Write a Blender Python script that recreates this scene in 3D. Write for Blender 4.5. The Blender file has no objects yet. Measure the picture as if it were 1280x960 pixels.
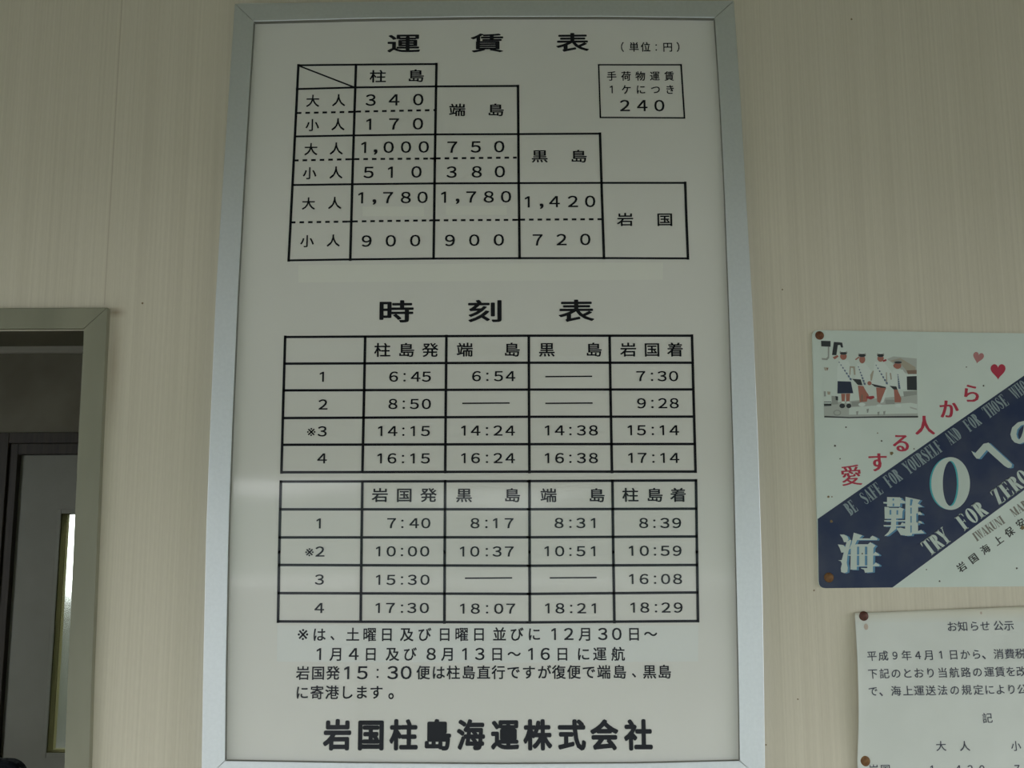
import bpy, bmesh, math
from mathutils import Vector, Matrix
C = bpy.context.scene.collection
sc = bpy.context.scene
# ------------------------------------------------------------------ camera, world, exposure
F_PX, DIST, CAM_Z = 1244.0, 1.66, 1.60
YAW, PITCH, ROLL = 0.00897542, 0.1466434, -0.00311559
_B = Matrix(((1, 0, 0), (0, 0, -1), (0, 1, 0)))
ROT = Matrix.Rotation(YAW, 3, 'Z') @ Matrix.Rotation(PITCH, 3, 'X') @ _B @ Matrix.Rotation(ROLL, 3, 'Z')
CAM = Vector((0, -DIST, CAM_Z))
cd = bpy.data.cameras.new('camera'); cam = bpy.data.objects.new('camera', cd); C.objects.link(cam)
cd.sensor_width = 36.0; cd.lens = F_PX / 1280 * 36.0; cd.clip_start = 0.02
cam.matrix_world = Matrix.Translation(CAM) @ ROT.to_4x4()
sc.camera = cam
w = bpy.data.worlds.new('sky'); sc.world = w; w.use_nodes = True
bg = w.node_tree.nodes['Background']; bg.inputs[0].default_value = (0.925, 0.95, 0.985, 1); bg.inputs[1].default_value = 2.6
vs = sc.view_settings
vs.view_transform = 'Standard'; vs.look = 'None'; vs.gamma = 1.0; vs.exposure = 1.03; vs.use_curve_mapping = False
sc.cycles.max_bounces = 12; sc.cycles.diffuse_bounces = 8; sc.cycles.use_denoising = True
WIN_Y = -4.4                       # inner face of the entrance wall, behind the camera
SIDE_Y0, SIDE_Y1, SIDE_Z0, SIDE_Z1 = -3.6, -0.4, 0.85, 1.90     # unseen windows added in both side walls to light the front wall
def portal(loc, rot, sx, sy):      # guides sampling of the sky light through an opening; gives no light of its own
    ld = bpy.data.lights.new('daylight', 'AREA'); ld.shape = 'RECTANGLE'; ld.size = sx; ld.size_y = sy; ld.cycles.is_portal = True
    lo = bpy.data.objects.new('daylight', ld); C.objects.link(lo); lo.location = loc; lo.rotation_euler = rot
H90 = math.pi / 2
portal((0, WIN_Y - 0.16, 0.96), (H90, 0, 0), 4.4, 1.92)
portal((-2.9 - 0.13, (SIDE_Y0 + SIDE_Y1) / 2, (SIDE_Z0 + SIDE_Z1) / 2), (H90, 0, -H90), SIDE_Y1 - SIDE_Y0, SIDE_Z1 - SIDE_Z0)
portal((2.7 + 0.13, (SIDE_Y0 + SIDE_Y1) / 2, (SIDE_Z0 + SIDE_Z1) / 2), (H90, 0, H90), SIDE_Y1 - SIDE_Y0, SIDE_Z1 - SIDE_Z0)

# ------------------------------------------------------------------ geometry helpers
def P(px, py, off=0.0):
    """photo pixel -> point on the plane `off` metres in front of the wall (wall front is Y = 0)"""
    d = ROT @ Vector(((px - 640) / F_PX, (480 - py) / F_PX, -1.0))
    t = (DIST - off) / d.y
    return CAM + d * t
def PY(px, py, y):
    return P(px, py, -y)
class MB:
    def __init__(s): s.v = []; s.f = []; s.m = []
    def face(s, pts, mi=0):
        n = len(s.v); s.v += [tuple(p) for p in pts]; s.f.append(tuple(range(n, n + len(pts)))); s.m.append(mi)
    def poly(s, pts, mi=0):       # any simple outline facing the room, triangulated
        from mathutils.geometry import tessellate_polygon
        tr = tessellate_polygon([[Vector(p) for p in pts]]); n = len(s.v); s.v += [tuple(p) for p in pts]
        for t in tr:
            a, b, c = (Vector(pts[i]) for i in t)
            if (b - a).cross(c - a).y > 0: t = (t[0], t[2], t[1])
            s.f.append(tuple(n + i for i in t)); s.m.append(mi)
    def box(s, x0, x1, y0, y1, z0, z1, mi=0):
        a = [(x0, y0, z0), (x1, y0, z0), (x1, y1, z0), (x0, y1, z0), (x0, y0, z1), (x1, y0, z1), (x1, y1, z1), (x0, y1, z1)]
        n = len(s.v); s.v += a
        for f in ((3, 2, 1, 0), (4, 5, 6, 7), (0, 1, 5, 4), (1, 2, 6, 5), (2, 3, 7, 6), (3, 0, 4, 7)):
            s.f.append(tuple(n + i for i in f)); s.m.append(mi)
    def raw(s, vs_, fs_, mi=0):
        n = len(s.v); s.v += [tuple(p) for p in vs_]
        for f in fs_: s.f.append(tuple(n + i for i in f)); s.m.append(mi)
    def build(s, name, mats, parent=None, bevel=0.0, smooth=False, weld=True):
        base = parent_world(parent)
        me = bpy.data.meshes.new(name)
        me.from_pydata([tuple(Vector(p) - base) for p in s.v], [], s.f)
        mats = mats if isinstance(mats, (list, tuple)) else [mats]
        for m in mats: me.materials.append(m)
        me.polygons.foreach_set('material_index', s.m)
        if weld:
            bm = bmesh.new(); bm.from_mesh(me); bmesh.ops.remove_doubles(bm, verts=bm.verts, dist=1e-6)
            bm.to_mesh(me); bm.free()
        if smooth: me.polygons.foreach_set('use_smooth', [True] * len(me.polygons))
        me.update()
        o = bpy.data.objects.new(name, me); C.objects.link(o)
        if parent: o.parent = parent
        if bevel:
            b = o.modifiers.new('bevel', 'BEVEL'); b.width = bevel; b.segments = 2; b.limit_method = 'ANGLE'; b.harden_normals = False
        return o
def parent_world(p):
    v = Vector((0, 0, 0))
    while p is not None: v += p.location; p = p.parent
    return v
def thing(name, loc, label, cat, group=None):
    o = bpy.data.objects.new(name, None); C.objects.link(o); o.location = loc; o.empty_display_size = 0.05
    return tag(o, label, cat, group)
def tag(o, label, cat, group=None):
    o['label'] = label; o['category'] = cat
    if group: o['group'] = group
    return o
def struct(o):
    o['kind'] = 'structure'; return o

# ------------------------------------------------------------------ materials
def mat(name, col, rough=0.6, metal=0.0, spec=0.5, coat=0.0):
    m = bpy.data.materials.new(name); m.use_nodes = True
    b = m.node_tree.nodes['Principled BSDF']
    b.inputs['Base Color'].default_value = (*col, 1); b.inputs['Roughness'].default_value = rough
    b.inputs['Metallic'].default_value = metal; b.inputs['Specular IOR Level'].default_value = spec
    b.inputs['Coat Weight'].default_value = coat; b.inputs['Coat Roughness'].default_value = 0.03
    return m
def nd(m, t, **kw):
    n = m.node_tree.nodes.new(t)
    for k, v in kw.items(): setattr(n, k, v)
    return n
def noisy(m, cols, scale, vec_scale=(1, 1, 1), detail=3, bump=0.0, pos=(0.35, 0.65), rough_var=None):
    """noise between two colours in object space, with an optional bump"""
    nt = m.node_tree; L = nt.links; b = nt.nodes['Principled BSDF']
    tc = nd(m, 'ShaderNodeTexCoord'); mp = nd(m, 'ShaderNodeMapping'); mp.inputs['Scale'].default_value = vec_scale
    nz = nd(m, 'ShaderNodeTexNoise'); nz.inputs['Scale'].default_value = scale; nz.inputs['Detail'].default_value = detail
    cr = nd(m, 'ShaderNodeValToRGB'); cr.color_ramp.elements[0].position = pos[0]; cr.color_ramp.elements[1].position = pos[1]
    cr.color_ramp.elements[0].color = (*cols[0], 1); cr.color_ramp.elements[1].color = (*cols[1], 1)
    L.new(tc.outputs['Object'], mp.inputs[0]); L.new(mp.outputs[0], nz.inputs['Vector']); L.new(nz.outputs['Fac'], cr.inputs[0])
    L.new(cr.outputs[0], b.inputs['Base Color'])
    if bump:
        bp = nd(m, 'ShaderNodeBump'); bp.inputs['Strength'].default_value = bump; bp.inputs['Distance'].default_value = 0.002
        L.new(nz.outputs['Fac'], bp.inputs['Height']); L.new(bp.outputs[0], b.inputs['Normal'])
    return m
def wallpaper(name, dark, light):
    """cream wall covering with a fine vertical grain, one panel joint and a rust stain beside the door casing"""
    m = mat(name, light, 0.75, spec=0.25); nt = m.node_tree; L = nt.links; b = nt.nodes['Principled BSDF']
    tc = nd(m, 'ShaderNodeTexCoord')
    def nz(vs_, sc_, det):
        mp = nd(m, 'ShaderNodeMapping'); mp.inputs['Scale'].default_value = vs_
        n = nd(m, 'ShaderNodeTexNoise'); n.inputs['Scale'].default_value = sc_; n.inputs['Detail'].default_value = det
        L.new(tc.outputs['Object'], mp.inputs[0]); L.new(mp.outputs[0], n.inputs['Vector']); return n
    a = nz((260, 260, 1.2), 1.0, 1.0); c = nz((30, 30, 0.5), 1.0, 3.0); d = nz((420, 420, 60), 1.0, 1.0)
    mx = nd(m, 'ShaderNodeMix'); mx.inputs[0].default_value = 0.35; L.new(a.outputs['Fac'], mx.inputs[2]); L.new(c.outputs['Fac'], mx.inputs[3])
    mx2 = nd(m, 'ShaderNodeMix'); mx2.inputs[0].default_value = 0.2; L.new(mx.outputs[0], mx2.inputs[2]); L.new(d.outputs['Fac'], mx2.inputs[3])
    cr = nd(m, 'ShaderNodeValToRGB'); e = cr.color_ramp.elements
    e[0].position = 0.36; e[1].position = 0.62; e[0].color = (*dark, 1); e[1].color = (*light, 1)
    L.new(mx2.outputs[0], cr.inputs[0])
    # joint and stain masks from the wall's own coordinates
    sp = nd(m, 'ShaderNodeSeparateXYZ'); L.new(tc.outputs['Object'], sp.inputs[0])
    def mth(op, x, y=None, clamp=False):
        n = nd(m, 'ShaderNodeMath', operation=op, use_clamp=clamp)
        for i, q in enumerate((x, y)):
            if q is None: continue
            if isinstance(q, (int, float)): n.inputs[i].default_value = q
            else: L.new(q, n.inputs[i])
        return n.outputs[0]
    def near(v, c0, wd): return mth('SUBTRACT', 1.0, mth('DIVIDE', mth('ABSOLUTE', mth('SUBTRACT', v, c0)), wd), True)
    X, Z = sp.outputs[0], sp.outputs[2]
    joint = mth('MULTIPLY', mth('MULTIPLY', near(X, JOINT_X, 0.0016), mth('GREATER_THAN', Z, 1.985)), 0.30)
    rust = mth('MULTIPLY', mth('MULTIPLY', near(X, STAIN_X, 0.022), near(Z, 1.88, 0.13)), mth('MULTIPLY', mth('SUBTRACT', c.outputs['Fac'], 0.3, True), 1.1))
    rust2 = mth('MULTIPLY', mth('MULTIPLY', near(X, STAIN_X - 0.001, 0.022), near(Z, 1.972, 0.010)), 0.55)
    rust3 = mth('MULTIPLY', near(X, STAIN_X - 0.016, 0.005), mth('MULTIPLY', near(Z, 1.75, 0.26), 0.5))
    msk = mth('ADD', mth('ADD', joint, rust, True), mth('ADD', rust2, rust3), True)
    mc = nd(m, 'ShaderNodeMix', data_type='RGBA'); mc.inputs[7].default_value = (0.22, 0.13, 0.06, 1)
    L.new(msk, mc.inputs[0]); L.new(cr.outputs[0], mc.inputs[6]); L.new(mc.outputs[2], b.inputs['Base Color'])
    bp = nd(m, 'ShaderNodeBump'); bp.inputs['Strength'].default_value = 0.35; bp.inputs['Distance'].default_value = 0.0012
    L.new(mx2.outputs[0], bp.inputs['Height']); L.new(bp.outputs[0], b.inputs['Normal'])
    return m
JOINT_X = P(141, 200).x
STAIN_X = P(134.4, 384.4, 0.012).x + 0.010
M = {}
M['wall'] = wallpaper('cream_wall_covering', (0.635, 0.582, 0.472), (0.705, 0.65, 0.535))
M['wall_plain'] = noisy(mat('plain_cream_wall', (0.6, 0.57, 0.47), 0.8, spec=0.2), ((0.38, 0.36, 0.30), (0.44, 0.42, 0.35)), 3, bump=0.05)
M['ceil'] = noisy(mat('ceiling_board', (0.62, 0.62, 0.56), 0.9, spec=0.1), ((0.31, 0.32, 0.22), (0.37, 0.38, 0.27)), 60, bump=0.2)
M['floor'] = noisy(mat('floor_sheet', (0.3, 0.31, 0.26), 0.35), ((0.25, 0.26, 0.18), (0.33, 0.34, 0.25)), 40)
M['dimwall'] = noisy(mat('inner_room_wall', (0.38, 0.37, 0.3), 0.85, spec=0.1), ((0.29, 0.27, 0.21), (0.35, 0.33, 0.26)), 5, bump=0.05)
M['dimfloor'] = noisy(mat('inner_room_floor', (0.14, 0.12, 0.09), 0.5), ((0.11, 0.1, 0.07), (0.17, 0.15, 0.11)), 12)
M['casing'] = noisy(mat('painted_casing', (0.26, 0.27, 0.2), 0.45, spec=0.4), ((0.23, 0.228, 0.168), (0.275, 0.27, 0.20)), 6, (3, 3, 0.6))
M['brown'] = noisy(mat('brown_timber', (0.05, 0.035, 0.02), 0.5), ((0.032, 0.024, 0.013), (0.05, 0.038, 0.022)), 8, (12, 12, 0.8), bump=0.1)
M['leaf'] = noisy(mat('door_leaf_paint', (0.42, 0.45, 0.40), 0.45), ((0.28, 0.285, 0.225), (0.32, 0.32, 0.26)), 4)
M['alu'] = noisy(mat('satin_aluminium', (0.72, 0.75, 0.78), 0.34, 1.0), ((0.77, 0.80, 0.83), (0.80, 0.83, 0.86)), 3, (60, 60, 60))
M['alu'].node_tree.nodes['Principled BSDF'].inputs['Roughness'].default_value = 0.53
M['rail_shade'] = mat('painted_rail_shade', (0.20, 0.20, 0.18), 0.6)  # shade on the rails' inner faces, put into the colour
M['added_hill'] = noisy(mat('added_hillside', (0.2, 0.25, 0.24), 1.0, spec=0.0), ((0.15, 0.20, 0.18), (0.22, 0.27, 0.25)), 0.6)
M['panel'] = mat('white_sign_panel', (0.70, 0.715, 0.66), 0.5, spec=0.5)
_b = M['panel'].node_tree.nodes['Principled BSDF']; _b.inputs['Roughness'].default_value = 0.06; _b.inputs['Specular IOR Level'].default_value = 0.34
noisy(M['panel'], ((0.735, 0.73, 0.685), (0.76, 0.755, 0.71)), 4)
M['ink'] = mat('black_sign_ink', (0.011, 0.012, 0.017), 0.10, spec=0.28)
M['tape'] = mat('correction_tape', (0.80, 0.80, 0.735), 0.12, spec=0.45)
M['patch'] = mat('clear_overlay_film', (0.745, 0.765, 0.735), 0.08, spec=0.5)
M['poster'] = noisy(mat('poster_white', (0.6, 0.68, 0.63), 0.3, spec=0.4), ((0.62, 0.70, 0.645), (0.68, 0.755, 0.70)), 7)
M['blue'] = noisy(mat('poster_blue', (0.02, 0.03, 0.09), 0.35, spec=0.4), ((0.008, 0.022, 0.075), (0.045, 0.055, 0.095)), 16, detail=8, pos=(0.40, 0.76))
M['bluelight'] = mat('poster_light_blue', (0.10, 0.26, 0.42), 0.35, spec=0.4)
M['cyan'] = mat('poster_cyan', (0.06, 0.42, 0.46), 0.35, spec=0.4)
M['white'] = mat('poster_lettering_white', (0.55, 0.63, 0.58), 0.35, spec=0.4)
M['greyblue'] = mat('poster_small_lettering', (0.27, 0.34, 0.36), 0.35, spec=0.4)
M['greybrown'] = mat('poster_grey_lettering', (0.22, 0.21, 0.18), 0.4, spec=0.4)
M['black_print'] = mat('poster_dark_lettering', (0.05, 0.055, 0.05), 0.4, spec=0.4)
M['red'] = mat('poster_red', (0.46, 0.035, 0.07), 0.35, spec=0.4)
M['pink'] = mat('poster_faded_pink', (0.46, 0.20, 0.20), 0.35, spec=0.4)
M['rust'] = noisy(mat('rusty_steel', (0.14, 0.05, 0.02), 0.6, 0.2), ((0.12, 0.035, 0.014), (0.21, 0.085, 0.03)), 250, bump=0.2)
M['rust2'] = noisy(mat('brown_rusty_steel', (0.17, 0.08, 0.025), 0.6, 0.2), ((0.15, 0.065, 0.02), (0.24, 0.12, 0.04)), 250, bump=0.2)
M['darkrust'] = noisy(mat('dark_rusty_tack', (0.08, 0.02, 0.012), 0.45, 0.2), ((0.07, 0.018, 0.01), (0.12, 0.035, 0.02)), 250, bump=0.1)
M['stain'] = mat('rust_stain', (0.20, 0.14, 0.06), 0.7)
M['speck'] = mat('dark_speck', (0.07, 0.07, 0.05), 0.7)
M['paper'] = noisy(mat('notice_paper', (0.68, 0.70, 0.65), 0.7, spec=0.25), ((0.66, 0.69, 0.65), (0.71, 0.74, 0.70)), 9)
M['paper_edge'] = mat('yellowed_paper', (0.66, 0.62, 0.47), 0.7, spec=0.25)
M['paperink'] = mat('notice_ink', (0.055, 0.06, 0.085), 0.6)
M['chairfab'] = noisy(mat('dark_navy_upholstery', (0.012, 0.016, 0.022), 0.8, spec=0.2), ((0.008, 0.012, 0.014), (0.02, 0.024, 0.034)), 120, bump=0.3)
M['chairleg'] = mat('dark_metal', (0.03, 0.03, 0.03), 0.4, 0.8)
M['ground'] = noisy(mat('concrete_apron', (0.3, 0.31, 0.31), 0.8), ((0.13, 0.14, 0.14), (0.2, 0.21, 0.21)), 3)
M['asphalt'] = noisy(mat('dark_asphalt', (0.04, 0.04, 0.04), 0.9), ((0.012, 0.012, 0.009), (0.022, 0.022, 0.018)), 30)
M['fence'] = noisy(mat('dark_garden_wall', (0.05, 0.055, 0.04), 0.9), ((0.018, 0.02, 0.012), (0.03, 0.033, 0.02)), 5)
def glassy(name, tint, refl=0.08):
    m = bpy.data.materials.new(name); m.use_nodes = True; nt = m.node_tree; nt.nodes.remove(nt.nodes['Principled BSDF'])
    t = nd(m, 'ShaderNodeBsdfTransparent'); t.inputs[0].default_value = (*tint, 1); g = nd(m, 'ShaderNodeBsdfGlossy'); g.inputs['Roughness'].default_value = 0.02
    mx = nd(m, 'ShaderNodeMixShader'); mx.inputs[0].default_value = refl
    nt.links.new(t.outputs[0], mx.inputs[1]); nt.links.new(g.outputs[0], mx.inputs[2]); nt.links.new(mx.outputs[0], nt.nodes['Material Output'].inputs[0]); return m
M['glass'] = glassy('entrance_glass', (0.72, 0.76, 0.74))
M['frost'] = mat('frosted_glass', (0.93, 1.0, 0.90), 0.2, spec=0.4)
M['frost'].node_tree.nodes['Principled BSDF'].inputs['Transmission Weight'].default_value = 1.0
M['frost'].node_tree.nodes['Principled BSDF'].inputs['IOR'].default_value = 1.3

# ------------------------------------------------------------------ the room
TRI = P(105, 410.6, 0.012); TRO = P(134.4, 384.4, 0.012)      # casing: inner and outer corner
DX1 = TRI.x + 0.003; DZ = TRI.z - 0.001; DX0 = DX1 - 0.80     # door opening
WT = 0.135
RX0, RX1, RZ = -2.9, 2.7, 2.65
m = MB(); m.box(RX0, DX0, 0, WT, 0, RZ); m.box(DX1 + 0.013, RX1, 0, WT, 0, RZ); m.box(DX0, DX1 + 0.013, 0, WT, DZ, RZ)
wf = struct(m.build('wall_front', M['wall'], weld=False))
SPOTS = ((178, 379, 1.3), (1064.5, 24, 1.2), (997.3, 874, 1.0), (957.5, 931, 1.0), (1017.5, 738, 1.0), (978, 362, 1.0))
m = MB(); m.box(RX0, RX1, WIN_Y, 0, -0.1, 0); struct(m.build('floor', M['floor']))
m = MB(); m.box(RX0, RX1, WIN_Y, 0, RZ, RZ + 0.1); struct(m.build('ceiling', M['ceil']))
def side_wall(name, wname, x0, x1, inner):
    m = MB(); zt = RZ + 0.1
    m.box(x0, x1, WIN_Y, SIDE_Y0, -0.1, zt); m.box(x0, x1, SIDE_Y1, WT, -0.1, zt)
    m.box(x0, x1, SIDE_Y0, SIDE_Y1, -0.1, SIDE_Z0); m.box(x0, x1, SIDE_Y0, SIDE_Y1, SIDE_Z1, zt)
    struct(m.build(name, M['wall_plain'], weld=False))
    wn = bpy.data.objects.new(wname, None); C.objects.link(wn); wn.location = (inner, (SIDE_Y0 + SIDE_Y1) / 2, SIDE_Z0); struct(wn)
    xm = (x0 + x1) / 2; f = MB(); t = 0.045
    for y in (SIDE_Y0, (SIDE_Y0 + SIDE_Y1) / 2 - t / 2, SIDE_Y1 - t): f.box(xm - 0.02, xm + 0.02, y, y + t, SIDE_Z0, SIDE_Z1)
    for z in (SIDE_Z0, SIDE_Z1 - t): f.box(xm - 0.02, xm + 0.02, SIDE_Y0 + t, SIDE_Y1 - t, z, z + t)
    f.build('window_frame', M['alu'], wn, weld=False)
side_wall('wall_left', 'added_window_left', RX0 - 0.12, RX0, RX0); side_wall('wall_right', 'added_window_right', RX1, RX1 + 0.12, RX1)
WX0, WX1, WZ = -2.2, 2.2, 1.92
m = MB(); m.box(RX0, WX0, WIN_Y - 0.15, WIN_Y, -0.1, RZ + 0.1); m.box(WX1, RX1, WIN_Y - 0.15, WIN_Y, -0.1, RZ + 0.1)
m.box(WX0, WX1, WIN_Y - 0.15, WIN_Y, WZ, RZ + 0.1)
struct(m.build('wall_back', M['wall_plain'], weld=False))
# entrance: an open leaf gap on the left, glazed sliding leaves on the rest
ent = bpy.data.objects.new('window_1', None); C.objects.link(ent); ent.location = (0, WIN_Y - 0.07, 0); struct(ent)
fr = MB()
for x in (WX0, -0.98, 1.5, WX1 - 0.06): fr.box(x, x + 0.06, WIN_Y - 0.10, WIN_Y - 0.04, 0.0, WZ)
fr.box(-0.92, WX1 - 0.06, WIN_Y - 0.10, WIN_Y - 0.04, WZ - 0.07, WZ); fr.box(-0.92, WX1 - 0.06, WIN_Y - 0.10, WIN_Y - 0.04, 0.0, 0.10)
fr.build('window_frame', M['alu'], ent, weld=False)
for a, b in ((-0.92, 1.5), (1.56, WX1 - 0.06)):
    g = MB(); g.face([(a, WIN_Y - 0.07, 0.10), (b, WIN_Y - 0.07, 0.10), (b, WIN_Y - 0.07, WZ - 0.07), (a, WIN_Y - 0.07, WZ - 0.07)])
    g.build('window_pane', M['glass'], ent)
m = MB(); m.box(-14, 14, -30, WIN_Y - 0.15, -0.14, -0.04); m.box(-14, RX0 - 0.12, WIN_Y - 0.15, 0, -0.14, -0.04); m.box(RX1 + 0.12, 14, WIN_Y - 0.15, 0, -0.14, -0.04)
struct(m.build('ground_front', M['ground'], weld=False))

hb = MB(); hp = [(-60, 0), (60, 0)] + [(60 - 4 * i, 1.5 + 0.6 * math.sin(i * .7) + 0.5 * math.sin(i * 1.9 + 1)) for i in range(31)]
hb.raw([(x, -34, z) for x, z in hp] + [(x, -46, z + 2) for x, z in hp[::-1]], [tuple(range(len(hp)))] + [(i, i + 1, 2 * len(hp) - 2 - i, 2 * len(hp) - 1 - i) for i in range(len(hp) - 1)])
struct(hb.build('added_hills', M['added_hill'], weld=False))  # unseen hills, added to weaken the entrance's reflection in the board

# door casing: head and two jambs, mitred, with a lining that runs through the wall
ow, oh = TRO.x - TRI.x, TRO.z - TRI.z
def prism(front, off0, off1):
    """a board: outline `front` [(x,z)...] between wall offsets off0 (back) and off1 (front)"""
    q = MB(); n = len(front)
    a = [(x, -off1, z) for x, z in front]; b = [(x, -off0, z) for x, z in front]
    q.raw(a + b, [tuple(range(n))] + [tuple(range(2 * n - 1, n - 1, -1))] + [(i, n + i, n + (i + 1) % n, (i + 1) % n) for i in range(n)])
    return q
g_ = 0.0005
xi0 = DX0 + 0.001; xi1 = TRI.x; zi = TRI.z; xo0 = xi0 - ow; xo1 = TRO.x; zo = TRO.z
t_head = prism([(xi0 + g_, zi), (xi1 - g_, zi), (xo1 - g_, zo), (xo0 + g_, zo)], 0.0, 0.012)
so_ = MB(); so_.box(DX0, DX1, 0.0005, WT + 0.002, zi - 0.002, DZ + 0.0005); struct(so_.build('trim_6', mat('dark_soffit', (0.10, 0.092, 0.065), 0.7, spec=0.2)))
struct(t_head.build('trim_1', M['casing'], bevel=0.0012, weld=False))
jo = [(P(x, y, 0.012).x, P(x, y, 0.012).z) for x, y in ((131, 450), (126.8, 540), (121.9, 660), (114.6, 840), (111.2, 960))]
ji = [(P(x, y, 0.012).x, P(x, y, 0.012).z) for x, y in ((103.2, 450), (98.4, 540), (93, 660), (85, 840), (80.6, 960))]
jo = [(xo1, zo - g_)] + jo + [(jo[-1][0], 0.0)]; ji = [(xi1, zi - g_)] + ji + [(ji[-1][0], 0.0)]
q = MB()
for k in range(len(jo) - 1):
    f_ = prism([ji[k + 1], jo[k + 1], jo[k], ji[k]], 0.0, 0.012); q.raw(f_.v, [f_.f[0]] + f_.f[2 + 1:2 + 2] + f_.f[2 + 3:2 + 4])   # front, outer and inner edges
    if k == 0: q.raw(f_.v, [f_.f[2 + 2]])
    ln = [ji[k + 1], (ji[k + 1][0] + 0.004, ji[k + 1][1]), (ji[k][0] + 0.004, ji[k][1]), ji[k]]
    f_ = prism(ln, -(WT + 0.002), 0.001); q.raw(f_.v, f_.f)
struct(q.build('trim_2', M['casing']))
q = prism([(xo0, 0.0), (xi0, 0.0), (xi0, zi - g_), (xo0, zo - g_)], 0.0, 0.012); q.box(DX0 - 0.0005, xi0 + 0.003, -0.002, WT + 0.002, 0, zi - 0.004)
struct(q.build('trim_3', M['casing'], bevel=0.0012, weld=False))

# the room beyond the doorway
FY = 2.44
IX0, IX1, IZ = -3.6, -0.2, 2.40
A = PY(20, 700, FY)                           # hinge edge of the far door
FDX0 = PY(21, 600, FY).x; FDX1 = FDX0 + 0.78; FDZ = PY(60, 568, FY).z
fr_o = PY(40, 541, FY).z; fr_m = PY(40, 555, FY - 0.02).z
hole_x0, hole_x1, hole_z = FDX0 - 0.005, FDX1 + 0.005, FDZ + 0.005
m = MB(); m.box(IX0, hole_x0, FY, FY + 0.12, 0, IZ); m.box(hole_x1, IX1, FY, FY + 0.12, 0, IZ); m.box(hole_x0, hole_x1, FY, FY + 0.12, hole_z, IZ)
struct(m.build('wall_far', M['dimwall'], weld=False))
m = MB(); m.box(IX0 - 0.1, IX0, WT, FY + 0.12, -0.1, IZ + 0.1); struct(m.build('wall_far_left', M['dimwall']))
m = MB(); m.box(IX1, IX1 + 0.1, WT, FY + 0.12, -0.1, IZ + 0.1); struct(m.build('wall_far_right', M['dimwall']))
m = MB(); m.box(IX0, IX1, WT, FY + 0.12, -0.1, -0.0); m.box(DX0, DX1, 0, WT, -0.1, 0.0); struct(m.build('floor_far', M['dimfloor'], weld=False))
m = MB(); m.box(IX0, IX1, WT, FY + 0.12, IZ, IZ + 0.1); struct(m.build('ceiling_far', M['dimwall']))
cz = PY(40, 441, FY - 0.03).z
m = MB(); m.box(IX0, IX1, FY - 0.03, FY - 0.0, cz, IZ - 0.0); struct(m.build('trim_4', mat('pale_cornice', (0.62, 0.60, 0.52), 0.7), bevel=0.004))
# far door frame (brown timber) and leaf with a tall frosted slit
m = MB()
jw = FDX0 - PY(-14, 600, FY).x
for (d_, y0, y1) in ((jw, FY - 0.02, FY), ):
    m.box(FDX0 - jw, FDX0 - 0.035, FY - 0.02, FY, 0, fr_o); m.box(FDX1 + 0.035, FDX1 + jw, FY - 0.02, FY, 0, fr_o)
    m.box(FDX0 - 0.035, FDX1 + 0.035, FY - 0.02, FY, FDZ + 0.045, fr_o)
m.box(FDX0 - 0.035, FDX0, FY - 0.006, FY + 0.12, 0, FDZ + 0.045); m.box(FDX1, FDX1 + 0.035, FY - 0.006, FY + 0.10, 0, FDZ + 0.045)
m.box(FDX0, FDX1, FY - 0.006, FY + 0.10, FDZ, FDZ + 0.045)
struct(m.build('trim_5', M['brown'], bevel=0.002, weld=False))
LY = FY + 0.02
door = bpy.data.objects.new('door_1', None); C.objects.link(door); door.location = (FDX0, LY, 0); struct(door)
sx0 = PY(67.8, 790, LY).x; sx1 = sx0 + 0.12; sz1 = PY(80, 642, LY).z; sz0 = PY(80, 941, LY).z
m = MB(); T = 0.072
m.box(FDX0 + .002, sx0, LY, LY + T, 0.005, FDZ - .002); m.box(sx1, FDX1 - .002, LY, LY + T, 0.005, FDZ - .002)
m.box(sx0, sx1, LY, LY + T, 0.005, sz0); m.box(sx0, sx1, LY, LY + T, sz1, FDZ - .002)
m.build('door_leaf', M['leaf'], door, weld=False)
m = MB(); e = 0.018; b0 = 0.006
m.box(sx0 - e, sx0, LY - b0, LY, sz0 - e, sz1 + e); m.box(sx1, sx1 + e, LY - b0, LY, sz0 - e, sz1 + e)
m.box(sx0, sx1, LY - b0, LY, sz1, sz1 + e); m.box(sx0, sx1, LY - b0, LY, sz0 - e, sz0)
m.build('glazing_bead', M['leaf'], door, bevel=0.0015, weld=False)
m = MB(); m.box(sx0 + .003, sx1 - .003, LY + 0.040, LY + 0.045, sz0 + .003, sz1 - .003); m.build('window_pane', M['frost'], door)
m = MB()
for x in (sx0, sx1 - .003): m.box(x, x + .003, LY - 0.001, LY + T, sz0, sz1)
for z in (sz0, sz1 - .003): m.box(sx0 + .003, sx1 - .003, LY - 0.001, LY + T, z, z + .003)
m.build('shaded_reveal', mat('painted_reveal_shade', (0.07, 0.065, 0.03), 1.0, spec=0.0), door, weld=False)  # slit reveal lined darker than the leaf: its shade painted in
m = MB(); m.box(FDX1 - 0.10, FDX1 - 0.06, LY - 0.006, LY, 0.92, 1.06); m.box(FDX1 - 0.16, FDX1 - 0.07, LY - 0.045, LY - 0.030, 0.99, 1.01)
m.box(FDX1 - 0.09, FDX1 - 0.07, LY - 0.032, LY - 0.004, 0.99, 1.01); m.build('door_handle', M['alu'], door, bevel=0.002, weld=False)
m = MB(); m.box(-8, 4, FY + 0.12, 16, -0.14, -0.04); struct(m.build('ground_far', M['asphalt']))
m = MB(); m.box(-9, 5, 6.4, 6.6, -0.04, 1.15); struct(m.build('wall_yard', M['fence']))

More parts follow.
